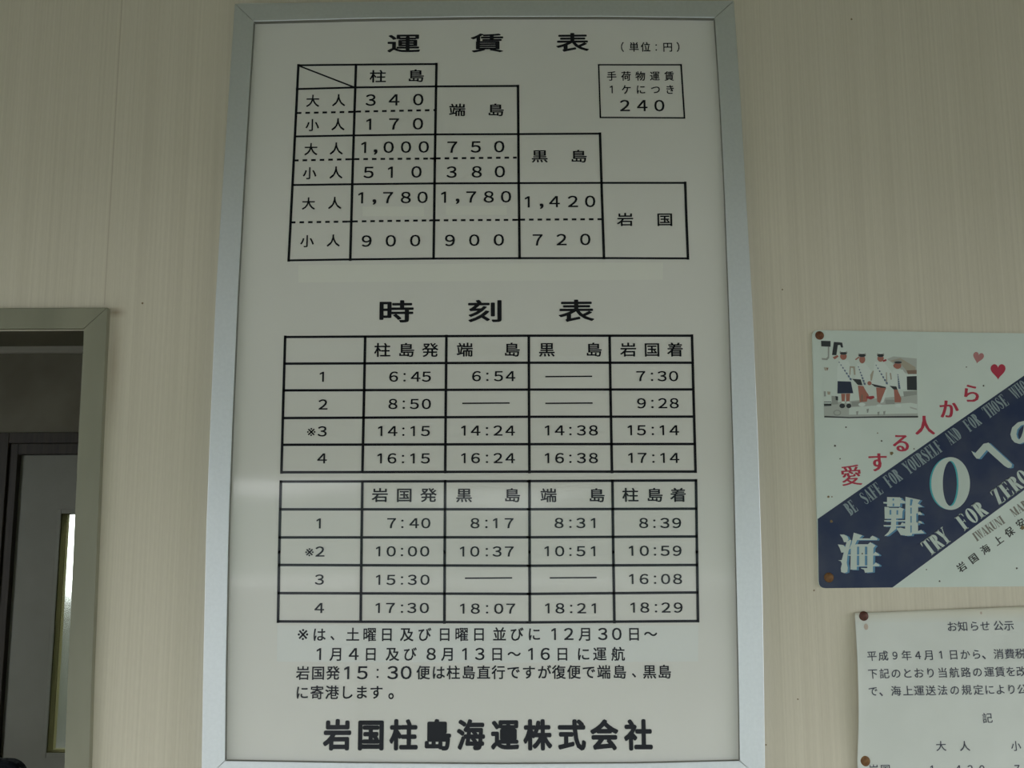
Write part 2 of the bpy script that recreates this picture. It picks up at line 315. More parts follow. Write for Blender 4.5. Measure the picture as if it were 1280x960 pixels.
# dark chair standing beyond the doorway, only the top of its back shows
CY = 1.72
ctop = PY(18, 949, CY); cr_ = PY(33, 956, CY).x
cx = cr_ - 0.23
ch = thing('dining_chair', (cx, CY, 0), 'dark navy padded chair beyond the doorway, its rounded back top just showing', 'chair')
def rounded_slab(x0, x1, z0, z1, y0, y1, r, tilt=0.0, n=8):
    pts = []
    for (ccx, ccz, a0) in ((x1 - r, z1 - r, 0), (x0 + r, z1 - r, 90), (x0 + r, z0 + r, 180), (x1 - r, z0 + r, 270)):
        for i in range(n + 1):
            a = math.radians(a0 + 90 * i / n); pts.append((ccx + r * math.cos(a), ccz + r * math.sin(a)))
    k = len(pts); q = MB()
    fa = [(x, y0 + tilt * (z - z0), z) for x, z in pts]; fb = [(x, y1 + tilt * (z - z0), z) for x, z in pts]
    q.raw(fa + fb, [tuple(range(k - 1, -1, -1)), tuple(range(k, 2 * k))] + [(i, (i + 1) % k, k + (i + 1) % k, k + i) for i in range(k)])
    return q
zt = ctop.z
rounded_slab(cx - 0.23, cx + 0.23, zt - 0.36, zt, CY - 0.03, CY + 0.03, 0.06, 0.0).build('backrest', M['chairfab'], ch, bevel=0.012)
m = MB(); m.box(cx - 0.225, cx + 0.225, CY + 0.02, CY + 0.46, 0.40, 0.46); m.build('seat', M['chairfab'], ch, bevel=0.02)
for sx in (-1, 1):
    m = MB(); m.box(cx + sx * 0.205 - 0.012, cx + sx * 0.205 + 0.012, CY - 0.012, CY + 0.012, 0, zt - 0.30); m.build('leg', M['chairleg'], ch, bevel=0.003)
    m = MB(); m.box(cx + sx * 0.205 - 0.012, cx + sx * 0.205 + 0.012, CY + 0.43, CY + 0.454, 0, 0.41); m.build('leg', M['chairleg'], ch, bevel=0.003)

# ------------------------------------------------------------------ lettering helpers
_gc = {}
def glyph(ch_):
    """outline of one character in em units"""
    if ch_ in _gc: return _gc[ch_]
    if ch_ == '１':                # plain figure one without a foot
        _gc[ch_] = ([(.47, 0), (.555, 0), (.555, .735), (.485, .735), (.47, .635), (.31, .535), (.31, .615)], [(0, 1, 2, 3, 4), (3, 6, 5, 4)], (.247, .77, 0, .735))
        return _gc[ch_]
    cu = bpy.data.curves.new('g', 'FONT'); cu.body = ch_; cu.resolution_u = 3
    o = bpy.data.objects.new('g', cu); C.objects.link(o)
    dg = bpy.context.evaluated_depsgraph_get(); dg.update()
    me = bpy.data.meshes.new_from_object(o.evaluated_get(dg))
    vs_ = [(v.co.x, v.co.y) for v in me.vertices]; fs_ = [tuple(p.vertices) for p in me.polygons]
    bpy.data.meshes.remove(me); bpy.data.objects.remove(o); bpy.data.curves.remove(cu)
    xs_ = [v[0] for v in vs_]; ys_ = [v[1] for v in vs_]
    _gc[ch_] = (vs_, fs_, (min(xs_), max(xs_), min(ys_), max(ys_)))
    return _gc[ch_]
FULL = {c: chr(ord(c) + 0xFEE0) for c in '0123456789'}
def put(mb, ch_, px, py, wpx, hpx, off, bold=0.013, rot=0.0, ink=False, mi=0):
    """one character, em box wpx x hpx photo pixels, centred at (px, py) on the plane off (number or function)"""
    full = FULL.get(ch_, ch_)
    vs_, fs_, bb = glyph(full)
    of = off if isinstance(off, (int, float)) else off(px, py)
    c = P(px, py, of); sx = (P(px + wpx / 2, py, of) - P(px - wpx / 2, py, of)).length
    sz = abs(P(px, py - hpx / 2, of).z - P(px, py + hpx / 2, of).z)
    gx, gy = 0.5, 0.38
    if ink or ch_ in '、。：，（）': gx = (bb[0] + bb[1]) / 2
    if ink or ch_ in '、。，': gy = (bb[2] + bb[3]) / 2
    if ch_ in FULL or ch_ == '：': gy = 0.3675
    if ink == 'fit': sx /= (bb[1] - bb[0]); sz /= (bb[3] - bb[2])
    if ch_ in '：，': bold = 0.0
    ca, sa = math.cos(rot), math.sin(rot)
    bx, by = bold if isinstance(bold, tuple) else (bold, bold)     # stroke weight added across and up, in em
    if bx == 0 and by == 0: sh_ = [(0, 0)]
    elif by == 0: sh_ = [(bx * k, 0) for k in (-1, -.33, .33, 1)]
    elif bx < 0.015: sh_ = [(-bx, -by), (bx, -by), (bx, by), (-bx, by)]
    else: sh_ = [(bx * math.cos(a), by * math.sin(a)) for a in (i * math.pi / 4 for i in range(8))] + [(0, 0)]
    for k, (ox, oy) in enumerate(sh_):
        out = []
        for (x, y) in vs_:
            dx, dz = (x + ox - gx) * sx, (y + oy - gy) * sz
            dx, dz = dx * ca - dz * sa, dx * sa + dz * ca
            out.append((c.x + dx, c.y - k * 4e-6, c.z + dz))
        if not isinstance(off, (int, float)):
            out = [(x, -off.at(x, z) - k * 4e-6, z) for x, _y, z in out]
        mb.raw(out, fs_, mi)
D0 = glyph('０')[2]; DW, DH = D0[1] - D0[0] + .016, D0[3] - D0[2] + .016
def run(mb, s, xs_, y, wpx, hpx, off, digits=False, **kw):
    """characters of s at the given centres; digits=True: wpx, hpx are a digit's own ink size"""
    n = len(s)
    if len(xs_) == 2 and n > 2: xs_ = [xs_[0] + (xs_[1] - xs_[0]) * i / (n - 1) for i in range(n)]
    ys = y if isinstance(y, (list, tuple)) else (y, y)
    for i, c in enumerate(s):
        yy = ys[0] + (ys[1] - ys[0]) * (xs_[i] - xs_[0]) / max(1e-6, xs_[-1] - xs_[0])
        if digits: put(mb, c, xs_[i], yy, wpx / DW, hpx / DH, off, **kw)
        else: put(mb, c, xs_[i], yy, wpx, hpx, off, **kw)
def line(mb, pts, th, off, mi=0):
    """a printed rule through photo points"""
    pts = [P(x, y, off) for x, y in pts]; t = th / F_PX * DIST / 2 * 1.03
    for a, b in zip(pts, pts[1:]):
        d = (b - a).normalized(); n = Vector((-d.z, 0, d.x)) * t; e = d * t
        mb.poly([a - n - e, b - n + e, b + n + e, a + n - e], mi)
def dash(mb, a, b, period, on, th, off):
    L = math.dist(a, b); s = 0.0
    while s < L:
        e = min(L, s + on); f = lambda q: (a[0] + (b[0] - a[0]) * q / L, a[1] + (b[1] - a[1]) * q / L)
        p0, p1 = P(*f(s), off), P(*f(e), off); t = th / F_PX * DIST / 2
        mb.poly([p0 - Vector((0, 0, t)), p1 - Vector((0, 0, t)), p1 + Vector((0, 0, t)), p0 + Vector((0, 0, t))]); s += period
def quad(mb, x0, y0, x1, y1, off, mi=0):
    mb.poly([P(x0, y1, off), P(x1, y1, off), P(x1, y0, off), P(x0, y0, off)], mi)

# ------------------------------------------------------------------ the fare and timetable board
PO, RO = 0.012, 0.022              # panel face and frame face, in front of the wall
TO, IO = 0.0123, 0.0126            # tape and ink
board = thing('notice_board', P(604, 979, 0), 'large white ferry fare and timetable board in a silver aluminium frame', 'sign')
outer_l = [(293.4, 4.4), (285.6, 120), (278.6, 225), (269.6, 370), (262.8, 528), (257.8, 660), (253.8, 840), (252, 960), (251.7, 979)]
inner_l = [(317, 26.7), (311, 120), (304.8, 225), (297, 370), (290.3, 528), (285.5, 660), (282, 840), (281, 951.3)]
outer_r = [(917.3, 1), (925.6, 120), (932, 235), (941, 390), (948, 560), (953, 730), (955, 850), (956.3, 960), (956.5, 979)]
inner_r = [(893.5, 22.2), (900, 120), (905.8, 235), (912, 400), (917, 560), (921, 730), (923.7, 850), (925, 951.3)]
outer_t = [(293.4, 4.4), (450, 2), (600, 0.8), (760, 0.3), (917.3, 1)]
inner_t = [(317, 26.7), (450, 23.2), (600, 20.8), (760, 20.6), (893.5, 22.2)]
outer_b = [(251.7, 979), (440, 982), (620, 983), (800, 982), (956.5, 979)]
inner_b = [(281, 951.3), (440, 954), (620, 955.3), (800, 954.3), (925, 951.3)]
def resample(pl, n):
    d = [0.0]
    for a, b in zip(pl, pl[1:]): d.append(d[-1] + math.dist(a, b))
    out = []
    for i in range(n + 1):
        s = d[-1] * i / n; k = max(j for j in range(len(d)) if d[j] <= s + 1e-9); k = min(k, len(pl) - 2)
        t = (s - d[k]) / (d[k + 1] - d[k]); out.append((pl[k][0] + (pl[k + 1][0] - pl[k][0]) * t, pl[k][1] + (pl[k + 1][1] - pl[k][1]) * t))
    return out
def rail(outer, inner, flip):
    n = 24; o = [P(x, y, RO) for x, y in resample(outer, n)]; i_ = [P(x, y, RO) for x, y in resample(inner, n)]
    if flip: o.reverse(); i_.reverse()
    # a hair's gap at both mitres
    def cut(l):
        l[0] = l[0] + (l[1] - l[0]).normalized() * 0.0006; l[-1] = l[-1] + (l[-2] - l[-1]).normalized() * 0.0006
    cut(o); cut(i_)
    q = MB(); prof = []
    for a, b in zip(o, i_):
        d = b - a
        def at(t, off): v = a + d * t; return (v.x, -off, v.z)
        prof.append([at(0, 0.0), at(0, RO - 0.0005), at(0.02, RO), at(0.5, RO), at(0.96, RO - 0.0002), at(1.0, RO - 0.0006), at(1.0, 0.0)])
    k = len(prof[0])
    vs_ = [p for r in prof for p in r]; fs_ = []; mi_ = []
    for r in range(n):
        for j in range(k - 1):
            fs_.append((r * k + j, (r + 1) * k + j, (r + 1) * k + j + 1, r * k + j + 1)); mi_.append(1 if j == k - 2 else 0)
    fs_.append(tuple(range(k))); fs_.append(tuple(n * k + j for j in range(k - 1, -1, -1)))
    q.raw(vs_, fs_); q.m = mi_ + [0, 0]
    o_ = q.build('frame_rail', [M['alu'], M['rail_shade']], board)
    bm = bmesh.new(); bm.from_mesh(o_.data); bmesh.ops.recalc_face_normals(bm, faces=bm.faces); bm.to_mesh(o_.data); bm.free()
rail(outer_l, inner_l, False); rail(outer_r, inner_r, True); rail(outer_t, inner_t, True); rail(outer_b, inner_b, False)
m = MB(); a, b = P(262, 970, 0), P(948, 970, 0); c = P(910, 8, 0); d = P(302, 8, 0)
fr4 = [(p.x, p.z) for p in (a, b, c, d)]
m = prism(fr4, 0.001, PO); m.build('panel', M['panel'], board)

INK = M['ink']
m = MB()
run(m, '運賃表', (504.6, 609.3, 715.6), (54.2, 52.9), 42.5, 24.5, IO, bold=0.021)
run(m, '時刻表', (494.8, 606.5, 720.4), (389.2, 388.4), 46, 29, IO, bold=0.021)
m.build('heading_lettering', INK, board)
m = MB()
run(m, '（単位：円）', (778, 792.5, 807, 820.2, 834.6, 847.6), 58.7, 12.8, 12.6, IO)
m.build('unit_lettering', INK, board)

lb = MB()
line(lb, [(748.3, 81), (851.4, 81)], 1.9, IO); line(lb, [(750.5, 146.8), (855.6, 147.4)], 1.9, IO)
line(lb, [(748.3, 81), (750.5, 146.8)], 1.9, IO); line(lb, [(851.4, 81), (855.6, 147.4)], 2.1, IO)
lb = lb.build('luggage_fare_box', INK, board)
m = MB()
run(m, '手荷物運賃', (764.6, 836.5), 95, 12.8, 12.4, IO)
run(m, '1ケにつき', (765, 783, 801, 819.5, 837.5), 111.8, 12.8, 12.6, IO)
run(m, '240', (781.2, 802.7, 824.2), 132, 12.4, 14.2, IO, digits=True)
m.build('table_lettering', INK, lb)

ft = MB(); H, V = 2.6, 3.2
line(ft, [(372.8, 81.6), (445, 80.8), (545.5, 80)], H, IO)
line(ft, [(371, 111.3), (445, 109.3), (545, 108), (647.5, 107.4)], H, IO)
line(ft, [(368.8, 170.6), (442, 169.3), (543.7, 168), (648, 167.6), (750, 167)], H, IO)
line(ft, [(365.4, 231.3), (440, 230.3), (543, 229.3), (648.4, 228.9), (752, 228.6), (856.5, 228.6)], H, IO)
line(ft, [(360.8, 325.5), (438, 324.3), (542, 323.2), (649.5, 322.7), (755, 322.6), (860, 323)], H, IO)
line(ft, [(373, 81.5), (367.2, 200), (360.8, 325.5)], V, IO); line(ft, [(445, 81), (441.2, 200), (437.8, 324.5)], V, IO)
line(ft, [(545.6, 80), (543.6, 200), (542, 323)], V, IO); line(ft, [(647.5, 107.5), (648.3, 215), (649.5, 322.5)], V, IO)
line(ft, [(750, 167), (752.4, 245), (755, 322.5)], V, IO); line(ft, [(856.5, 228.5), (858, 275), (860, 323)], V, IO)
line(ft, [(373, 82), (444, 109.5)], 2.0, IO)
for a, b in (((371, 141.3), (443, 139.8)), ((445.5, 139.5), (543.5, 137.6)), ((367.5, 200.6), (441, 199)), ((443.5, 198.9), (543, 198.2)), ((545, 198), (646, 197)),
             ((363.6, 278), (438.5, 277)), ((441.5, 276.8), (541.5, 275.4)), ((544, 275.4), (648, 274.8)), ((650.5, 274.6), (752, 274))):
    dash(ft, a, b, 10.7, 5.8, 2.7, IO)
for x, y in ((441.5, 139.7), (441.5, 199), (543.5, 198), (438.8, 276.9), (542.5, 275.5), (649, 274.7)): line(ft, [(x - 5, y + .1), (x + 5, y - .1)], 2.3, IO)
ft = ft.build('fare_table', INK, board)
m = MB(); kw_, kh_ = 21.5, 16.6
run(m, '柱島', (472.3, 520), (95.3, 94.6), kw_, kh_, IO, bold=.016); run(m, '端島', (571.5, 619.8), 137.3, kw_, kh_, IO, bold=.016)
run(m, '黒島', (674.6, 723.5), 195.2, kw_, kh_, IO, bold=.016); run(m, '岩国', (781.6, 831), 274.3, kw_, 17.4, IO, bold=.016)
for s, x0, x1, y in (('大人', 391, 423.3, 125.6), ('小人', 390.3, 422.5, 155.8), ('大人', 388.7, 420.3, 186), ('小人', 387, 420, 216), ('大人', 385.6, 418.4, 254), ('小人', 383.8, 416.6, 301)):
    run(m, s, (x0, x1), (y + .4, y - .4), 17.4, 16.2, IO)
for s, xs_, y in (('340', (463.7, 492.5, 522.8), 124.8), ('170', (462.5, 492.5, 522.5), 155), ('1000', (456.2, 485.8, 507.5, 529.7), 184), ('750', (565.3, 595, 624), 183.6),
                  ('510', (461, 489.5, 520.6), 215.2), ('380', (564.8, 596, 624.8), 214.8), ('1780', (452.4, 485, 507.3, 528.2), 247), ('1780', (556, 589, 611, 632.5), 246.2),
                  ('1420', (660.6, 693, 716.2, 737.7), 252), ('900', (458.4, 488.5, 519), 301), ('900', (562.5, 592.8, 623.5), 300.2), ('720', (672, 702, 731.6), 299.6)):
    run(m, s, xs_, (y + .3, y - .3), 12.7, 14.3, IO, digits=True)
for x, y in ((469.5, 190), (468, 252.5), (572, 251.6), (677, 257.8)): put(m, ',', x, y, 4, 6.2, IO, ink='fit')
m.build('table_lettering', INK, ft)

for q in ((453, 258.3, 530, 270.3), (557.5, 257.3, 633.5, 268.6)):
    m = MB(); quad(m, *q, TO); m.build('correction_tape', M['tape'], board)
m = MB(); m.poly([P(373, 353, TO), P(828.7, 349.6, TO), P(828.7, 327.8, TO), P(373, 331.4, TO)]); m.build('correction_tape', M['tape'], board)
m = MB(); m.poly([P(346, 827, TO), P(620, 828.8, TO), P(872.5, 826.6, TO), P(873, 781, TO), P(620, 782.2, TO), P(346.6, 781, TO)]); m.build('overlay_film', M['patch'], board)

def timetable(hl, vl, head, rows, dashes, marks):
    g = MB()
    for pts in hl: line(g, pts, 3.0, IO)
    for pts in vl: line(g, pts, 3.2, IO)
    for (x0, x1, y) in dashes: line(g, [(x0, y + .2), (x1, y - .2)], 1.7, IO)
    g = g.build('timetable', INK, board); q = MB()
    for s, xs_, y in head: run(q, s, xs_, y, 21.2, 18.4, IO, bold=.016)
    for s, xs_, y in rows: run(q, s, xs_, y, 11.3, 12.8, IO, digits=True)
    for s, xs_, y in rows:
        if len(xs_) in (3, 4) and len(s) in (3, 4): pass
    for s, x, y in marks: put(q, s, x, y, 10.5, 10.0, IO, ink='fit', bold=0.0)
    q.build('table_lettering', INK, g); return g
def clock(s, xs_, y):            # '6:45' -> digits and the two dots of the colon
    return (s.replace(':', '：'), xs_, y)
cL = lambda x, y: (x, y)
timetable(
    [[(356.5, 421.3), (660, 419.6), (865, 419.6)], [(355.5, 454.6), (660, 453.4), (866, 453.4)], [(354.6, 488), (660, 487), (866.8, 486.8)],
     [(353.6, 522.6), (660, 521), (867.8, 520.8)], [(352.6, 556), (660, 555.2), (868.7, 555)], [(351.8, 590.4), (660, 589.6), (869.5, 589.5)]],
    [[(356.5, 421), (354, 505), (351.8, 590.5)], [(456.5, 421), (454.8, 505), (453, 590)], [(558, 420), (557.2, 505), (556.5, 590)],
     [(661, 420), (661.3, 505), (661.8, 590)], [(762, 420), (763.4, 505), (765, 590)], [(865, 419.5), (867.2, 505), (869.5, 589.5)]],
    [('柱島発', (478, 508, 537.7), 437.4), ('端島', (581, 640), 437), ('黒島', (683.5, 742.3), 437), ('岩国着', (785.4, 815, 844), 437)],
    [('1', (403.6,), 471), clock('6:45', (492, 505.7, 519.4, 533.3), 470.8), clock('6:54', (595.6, 609.2, 623.4, 638), 470.2), clock('7:30', (801, 815, 827.8, 842), 470.2),
     ('2', (403.8,), 505.7), clock('8:50', (491.2, 504.7, 518.2, 533), 505), clock('9:28', (802, 815.5, 828.4, 842.8), 504.1),
     ('3', (403,), 539.2), clock('14:15', (476.6, 490.6, 504.2, 517.2, 532), 538.8), clock('14:24', (580.6, 594.4, 608.7, 622.5, 637.6), 538.3),
     clock('14:38', (685.2, 699.4, 713, 727, 741.8), 538), clock('15:14', (788.7, 802, 816, 828.8, 842.7), 537.8),
     ('4', (402.5,), 573), clock('16:15', (476, 489.9, 503.7, 517, 532), 573), clock('16:24', (580.6, 594.4, 608.7, 622.5, 637.6), 572.7),
     clock('16:38', (685.2, 699.4, 713, 727, 741.8), 572.6), clock('17:14', (789.4, 802.7, 816.7, 829.6, 843), 572.4)],
    [(682.5, 739.3, 470.6), (578.7, 636.2, 504), (682.5, 740, 504)], [('※', 389, 540)])
timetable(
    [[(351, 602), (660, 601.4), (870, 600.5)], [(350.2, 636.7), (660, 636.6), (870.4, 635.9)], [(349.5, 671.8), (660, 671.6), (870.8, 670.6)],
     [(348.8, 706.2), (660, 707.2), (871.4, 706.2)], [(348.1, 741.4), (660, 742.4), (872, 740.6)], [(347.5, 776.8), (660, 778), (872.5, 776.3)]],
    [[(351, 602), (349, 690), (347.5, 777)], [(453, 602), (451.8, 690), (450.8, 777)], [(556.5, 601.5), (555.9, 690), (555.5, 778)],
     [(661.8, 601.3), (662, 690), (662.3, 778)], [(765.5, 601), (766.6, 690), (768, 777.5)], [(870, 600.5), (871.2, 690), (872.5, 776.3)]],
    [('岩国発', (475, 505.3, 535.6), 618.8), ('黒島', (580, 640.3), 619), ('端島', (685.6, 746), 619), ('柱島着', (788, 818.4, 847.8), 618.6)],
    [('1', (399.6,), 654.3), clock('7:40', (489.4, 503, 517.6, 532.3), 654), clock('8:17', (593.8, 608, 620.3, 636.3), 654), clock('8:31', (698.8, 713, 726.3, 742.7), 653.8), clock('8:39', (804.6, 818, 831.3, 846), 653.8),
     ('2', (400,), 689.5), clock('10:00', (474, 489, 502.5, 515.6, 530.9), 689.2), clock('10:37', (579, 593.5, 608.5, 621.6, 636.6), 689.4), clock('10:51', (684.7, 699.6, 713, 726.3, 742.7), 689), clock('10:59', (790.2, 805.4, 818.7, 831.6, 846.5), 688.5),
     ('3', (399.5,), 724.5), clock('15:30', (474, 488.9, 502.5, 515.6, 531.2), 724.8), clock('16:08', (790.5, 805, 818.8, 832, 847), 723.8),
     ('4', (399,), 760), clock('17:30', (473.5, 488, 502.5, 515, 530.4), 760), clock('18:07', (579.2, 594.2, 608.8, 623.4, 638.4), 760.8), clock('18:21', (685.5, 700, 714, 727, 743.5), 760.4), clock('18:29', (792.2, 806, 820, 832.5, 847.8), 759.5)],
    [(582, 639.3, 722.6), (688, 745, 722.2)], [('※', 386.8, 690.3)])

m = MB(); nw, nh = 17.6, 18.2; gx = dict(bold=.014)
def mixed(s, xs_, y, dw=11.8, dh=15.2):
    ys = y if isinstance(y, tuple) else (y, y)
    for c, x in zip(s, xs_):
        yy = ys[0] + (ys[1] - ys[0]) * (x - xs_[0]) / (xs_[-1] - xs_[0])
        if c in '0123456789': run(m, c, (x,), yy, dw, dh, IO, digits=True)
        elif c == '、': put(m, c, x, yy + 4.5, 4.6, 5.0, IO, ink='fit')
        elif c == '。': put(m, c, x, yy + 5, 6.2, 7.2, IO, ink='fit')
        elif c == '※': put(m, c, x, yy, 13.2, 13.8, IO, ink='fit', bold=0.0)
        else: put(m, c, x, yy, nw, nh, IO, **gx)
mixed('※は、土曜日及び日曜日並びに12月30日～', (378.7, 399, 415.5, 441, 462, 483.5, 508.5, 530.5, 555.8, 577, 598.7, 624.4, 645.8, 667.8, 693.5, 711, 731.7, 753.7, 771, 792.5, 813.3), (793.2, 792.4))
mixed('1月4日及び8月13日～16日に運航', (400, 420.5, 442, 463.4, 490.6, 512.3, 539, 560, 582, 600, 621.3, 642.7, 664.6, 681.5, 703, 729.3, 749.7, 772.6), (817.6, 817.4))
mixed('岩国発15：30便は柱島直行ですが復便で端島、黒島', (378.6, 397.6, 416.2, 435, 453.2, 472, 491.2, 507.7, 529, 548, 566.7, 585.7, 604.5, 623, 641.8, 661, 680.4, 698.6, 717.4, 736, 754.8, 774.5, 792.5, 812, 830.6), (841.2, 839.6), 13.4, 16.4)
mixed('に寄港します。', (377.7, 396.2, 415, 433.5, 452, 470.4, 488.8), (865.6, 865.2))
m.build('note_lettering', INK, board)
m = MB()
run(m, '岩国柱島海運株式会社', (421.8, 463.6, 504.6, 546.7, 588.5, 631.2, 672, 714.5, 755.3, 798), (918.4, 918.6), 35.5, 39.5, IO, bold=.038)
m.build('company_lettering', INK, board)

# ------------------------------------------------------------------ blue and white safety sign
SO = 0.004; S1, S2, S3 = 0.0042, 0.0044, 0.0046
sign = thing('safety_sign', P(1150, 735, 0), 'white and blue sea safety sign with red lettering and hearts', 'sign')
XR = 1470
def rounded(pts, r):
    out = []; n = len(pts)
    for i in range(n):
        p = Vector(pts[i]); a = (Vector(pts[i - 1]) - p).normalized(); b = (Vector(pts[(i + 1) % n]) - p).normalized()
        for k in range(5):
            t = k / 4; q = (p + a * r) * (1 - t) ** 2 + p * 2 * t * (1 - t) + (p + b * r) * t * t; out.append((q.x, q.y))
    return out
out = [(1023.6, 735.3), (XR + 6, 731), (XR, 419.5), (1015.4, 412.6)]
outl = rounded([(P(x, y, SO).x, P(x, y, SO).z) for x, y in out], 0.011)
prism(outl, 0.0, SO).build('panel', M['poster'], sign)
# blue diagonal band, cut to the panel (with the rounded corner)
bl = [q for q in outl if q[0] < P(1045, 720, SO).x and q[1] < P(1030, 716, SO).z]
band = [(P(1022.2, 648.6, S1).x, P(1022.2, 648.6, S1).z)] + [(x, z) for x, z in bl] + [(P(1115.6, 734.4, S1).x, P(1115.6, 734.4, S1).z)]
for x, y in ((1280, 612.6), (XR + 2, 474), (XR, 419.7), (1354, 418.2)): p = P(x, y, S1); band.append((p.x, p.z))
m = MB(); m.poly([(x, -S1, z) for x, z in band]); m.build('blue_band', M['blue'], sign)
# printed group photograph
PH = lambda u, v: P(1000 + u / 6.857, 400 + v / 6.857, S1)
cols = [('photo_pale', (0.635, 0.71, 0.655)), ('photo_grey', (0.33, 0.35, 0.32)), ('photo_dark', (0.035, 0.04, 0.045)), ('photo_skin', (0.40, 0.16, 0.12)),
        ('photo_navy', (0.025, 0.035, 0.07)), ('photo_white', (0.69, 0.76, 0.715)), ('photo_tan', (0.42, 0.38, 0.30)), ('photo_red', (0.38, 0.05, 0.06)),
        ('photo_sash', (0.13, 0.18, 0.26)), ('photo_light_grey', (0.46, 0.49, 0.45)), ('photo_brown', (0.24, 0.16, 0.12))]
PM = [mat(n, c, 0.35, spec=0.4) for n, c in cols]
m = MB(); _lay = [0.0]
def pp(mi, *uv):
    _lay[0] += 0.000004
    pts = [PH(u, v) for u, v in uv]; m.poly([(p.x, p.y - _lay[0], p.z) for p in pts], mi)
def pe(mi, u, v, a, b, n=14): pp(mi, *[(u + a * math.cos(2 * math.pi * i / n), v + b * math.sin(2 * math.pi * i / n)) for i in range(n)])
pp(0, (182, 172), (1000, 172), (1010, 838), (206, 838))
pp(9, (204, 715), (1004, 640), (1010, 838), (206, 838)); pp(0, (420, 750), (1004, 705), (1008, 800), (420, 812))
pp(9, (745, 335), (800, 312), (1000, 330), (1000, 470), (905, 455), (850, 410)); pp(6, (770, 350), (860, 325), (990, 405), (990, 440), (915, 440), (870, 385))
pp(10, (912, 432), (1000, 428), (1000, 462), (925, 464)); pp(5, (905, 468), (1000, 466), (1000, 480), (905, 482))
pp(2, (915, 484), (1000, 480), (1002, 602), (918, 600)); pp(1, (885, 612), (1003, 606), (1004, 690), (890, 660)); pp(9, (880, 660), (1003, 640), (1003, 720), (900, 700))
pp(2, (180, 178), (262, 180), (262, 230), (182, 226)); pp(1, (238, 228), (252, 228), (250, 325), (232, 345), (188, 340), (186, 326), (226, 328), (238, 312))
pp(2, (290, 188), (328, 190), (312, 302), (274, 300)); pp(2, (322, 190), (362, 194), (370, 236), (352, 236), (344, 214), (322, 216))
pp(6, (204, 405), (244, 408), (238, 432), (212, 434)); pp(10, (225, 412), (244, 410), (236, 430))
pp(1, (203, 610), (222, 612), (222, 655), (205, 655)); pp(6, (232, 612), (262, 615), (258, 640), (236, 640)); pp(1, (270, 650), (322, 654), (326, 722), (272, 726))
pp(2, (304, 652), (326, 656), (326, 690), (306, 686)); pp(2, (205, 700), (268, 700), (270, 736), (206, 738)); pp(5, (206, 706), (266, 706), (266, 716), (206, 716))
pp(1, (440, 700), (512, 696), (514, 738), (446, 740)); pp(1, (730, 682), (812, 684), (812, 722), (734, 722)); pp(9, (940, 742), (1002, 760), (1004, 772), (945, 756))
# four people with sashes, front row of the print
pp(5, (335, 345), (410, 345), (448, 420), (446, 530), (318, 524), (318, 420)); pp(5, (490, 375), (560, 372), (612, 440), (600, 545), (520, 508), (470, 505), (480, 420))
pp(5, (640, 360), (720, 362), (790, 450), (760, 575), (612, 548), (625, 450)); pp(5, (800, 425), (880, 425), (912, 480), (910, 590), (840, 600), (770, 565), (780, 470))
for pts in (((425, 395), (470, 398), (476, 470), (462, 470), (456, 412), (436, 410), (432, 470), (422, 470)),): pp(6, *pts)
pp(6, (602, 470), (626, 430), (632, 440), (616, 520), (604, 520)); pp(6, (736, 450), (744, 448), (748, 535), (738, 530)); pp(6, (768, 455), (780, 452), (788, 510), (776, 512))
pp(4, (322, 524), (436, 528), (456, 628), (320, 630)); pp(3, (352, 632), (388, 632), (382, 705), (358, 705)); pp(3, (392, 632), (430, 630), (424, 705), (396, 705))
pe(5, 370, 706, 16, 10); pe(5, 412, 706, 16, 10); pe(2, 362, 736, 25, 20); pe(2, 418, 736, 22, 20)
pp(2, (446, 504), (520, 510), (536, 560), (496, 556)); pp(3, (496, 562), (542, 566), (566, 610), (590, 645), (572, 700), (512, 704)); pp(10, (526, 640), (538, 640), (536, 700), (524, 700))
pe(5, 530, 725, 30, 16); pp(7, (568, 655), (632, 650), (640, 668), (606, 682), (570, 672)); pe(3, 595, 542, 18, 18)
pp(2, (606, 545), (736, 574), (734, 588), (640, 572)); pp(3, (652, 578), (738, 584), (706, 660), (684, 712), (662, 700)); pp(5, (730, 600), (752, 590), (715, 706), (690, 712))
pe(5, 680, 735, 26, 12); pp(2, (768, 564), (826, 570), (838, 604), (802, 596)); pp(3, (804, 596), (834, 596), (868, 672), (864, 706), (812, 706)); pe(5, 842, 735, 28, 16)
for (u, v, a, b) in ((372, 312, 29, 30), (533, 338, 26, 34), (690, 330, 28, 28), (836, 392, 32, 28)): pe(3, u, v, a, b)
for (u, v, a, b) in ((372, 280, 34, 20), (532, 298, 34, 22), (690, 298, 32, 22), (840, 358, 36, 18)): pe(1, u, v, a, b); pe(2, u, v + 6, a - 4, b - 8)
pe(5, 372, 268, 24, 8); pe(5, 532, 284, 24, 7); pe(5, 690, 284, 22, 8)
pp(3, (278, 320), (322, 300), (330, 314), (298, 338)); pp(3, (470, 338), (504, 312), (510, 322), (480, 344)); pp(7, (708, 346), (738, 334), (742, 350), (712, 360)); pp(3, (798, 385), (815, 375), (818, 400), (804, 408))
for (u0, v0, u1, v1) in ((335, 362, 432, 505), (500, 402, 552, 545), (652, 388, 742, 540), (838, 470, 850, 580)):
    for i in range(7):
        t = i / 6; u, v = u0 + (u1 - u0) * t, v0 + (v1 - v0) * t; s = 5 + 5 * t
        pp(8, (u - s, v - s * 1.2), (u + s, v - s * .5), (u + s, v + s * 1.3), (u - s * .6, v + s))
pe(1, 318, 795, 34, 26); pe(9, 318, 795, 24, 17)
for (u, v) in ((490, 800), (580, 780), (672, 805), (722, 800)): pp(1, (u - 10, v - 16), (u + 10, v - 20), (u + 4, v + 14), (u - 6, v + 16))
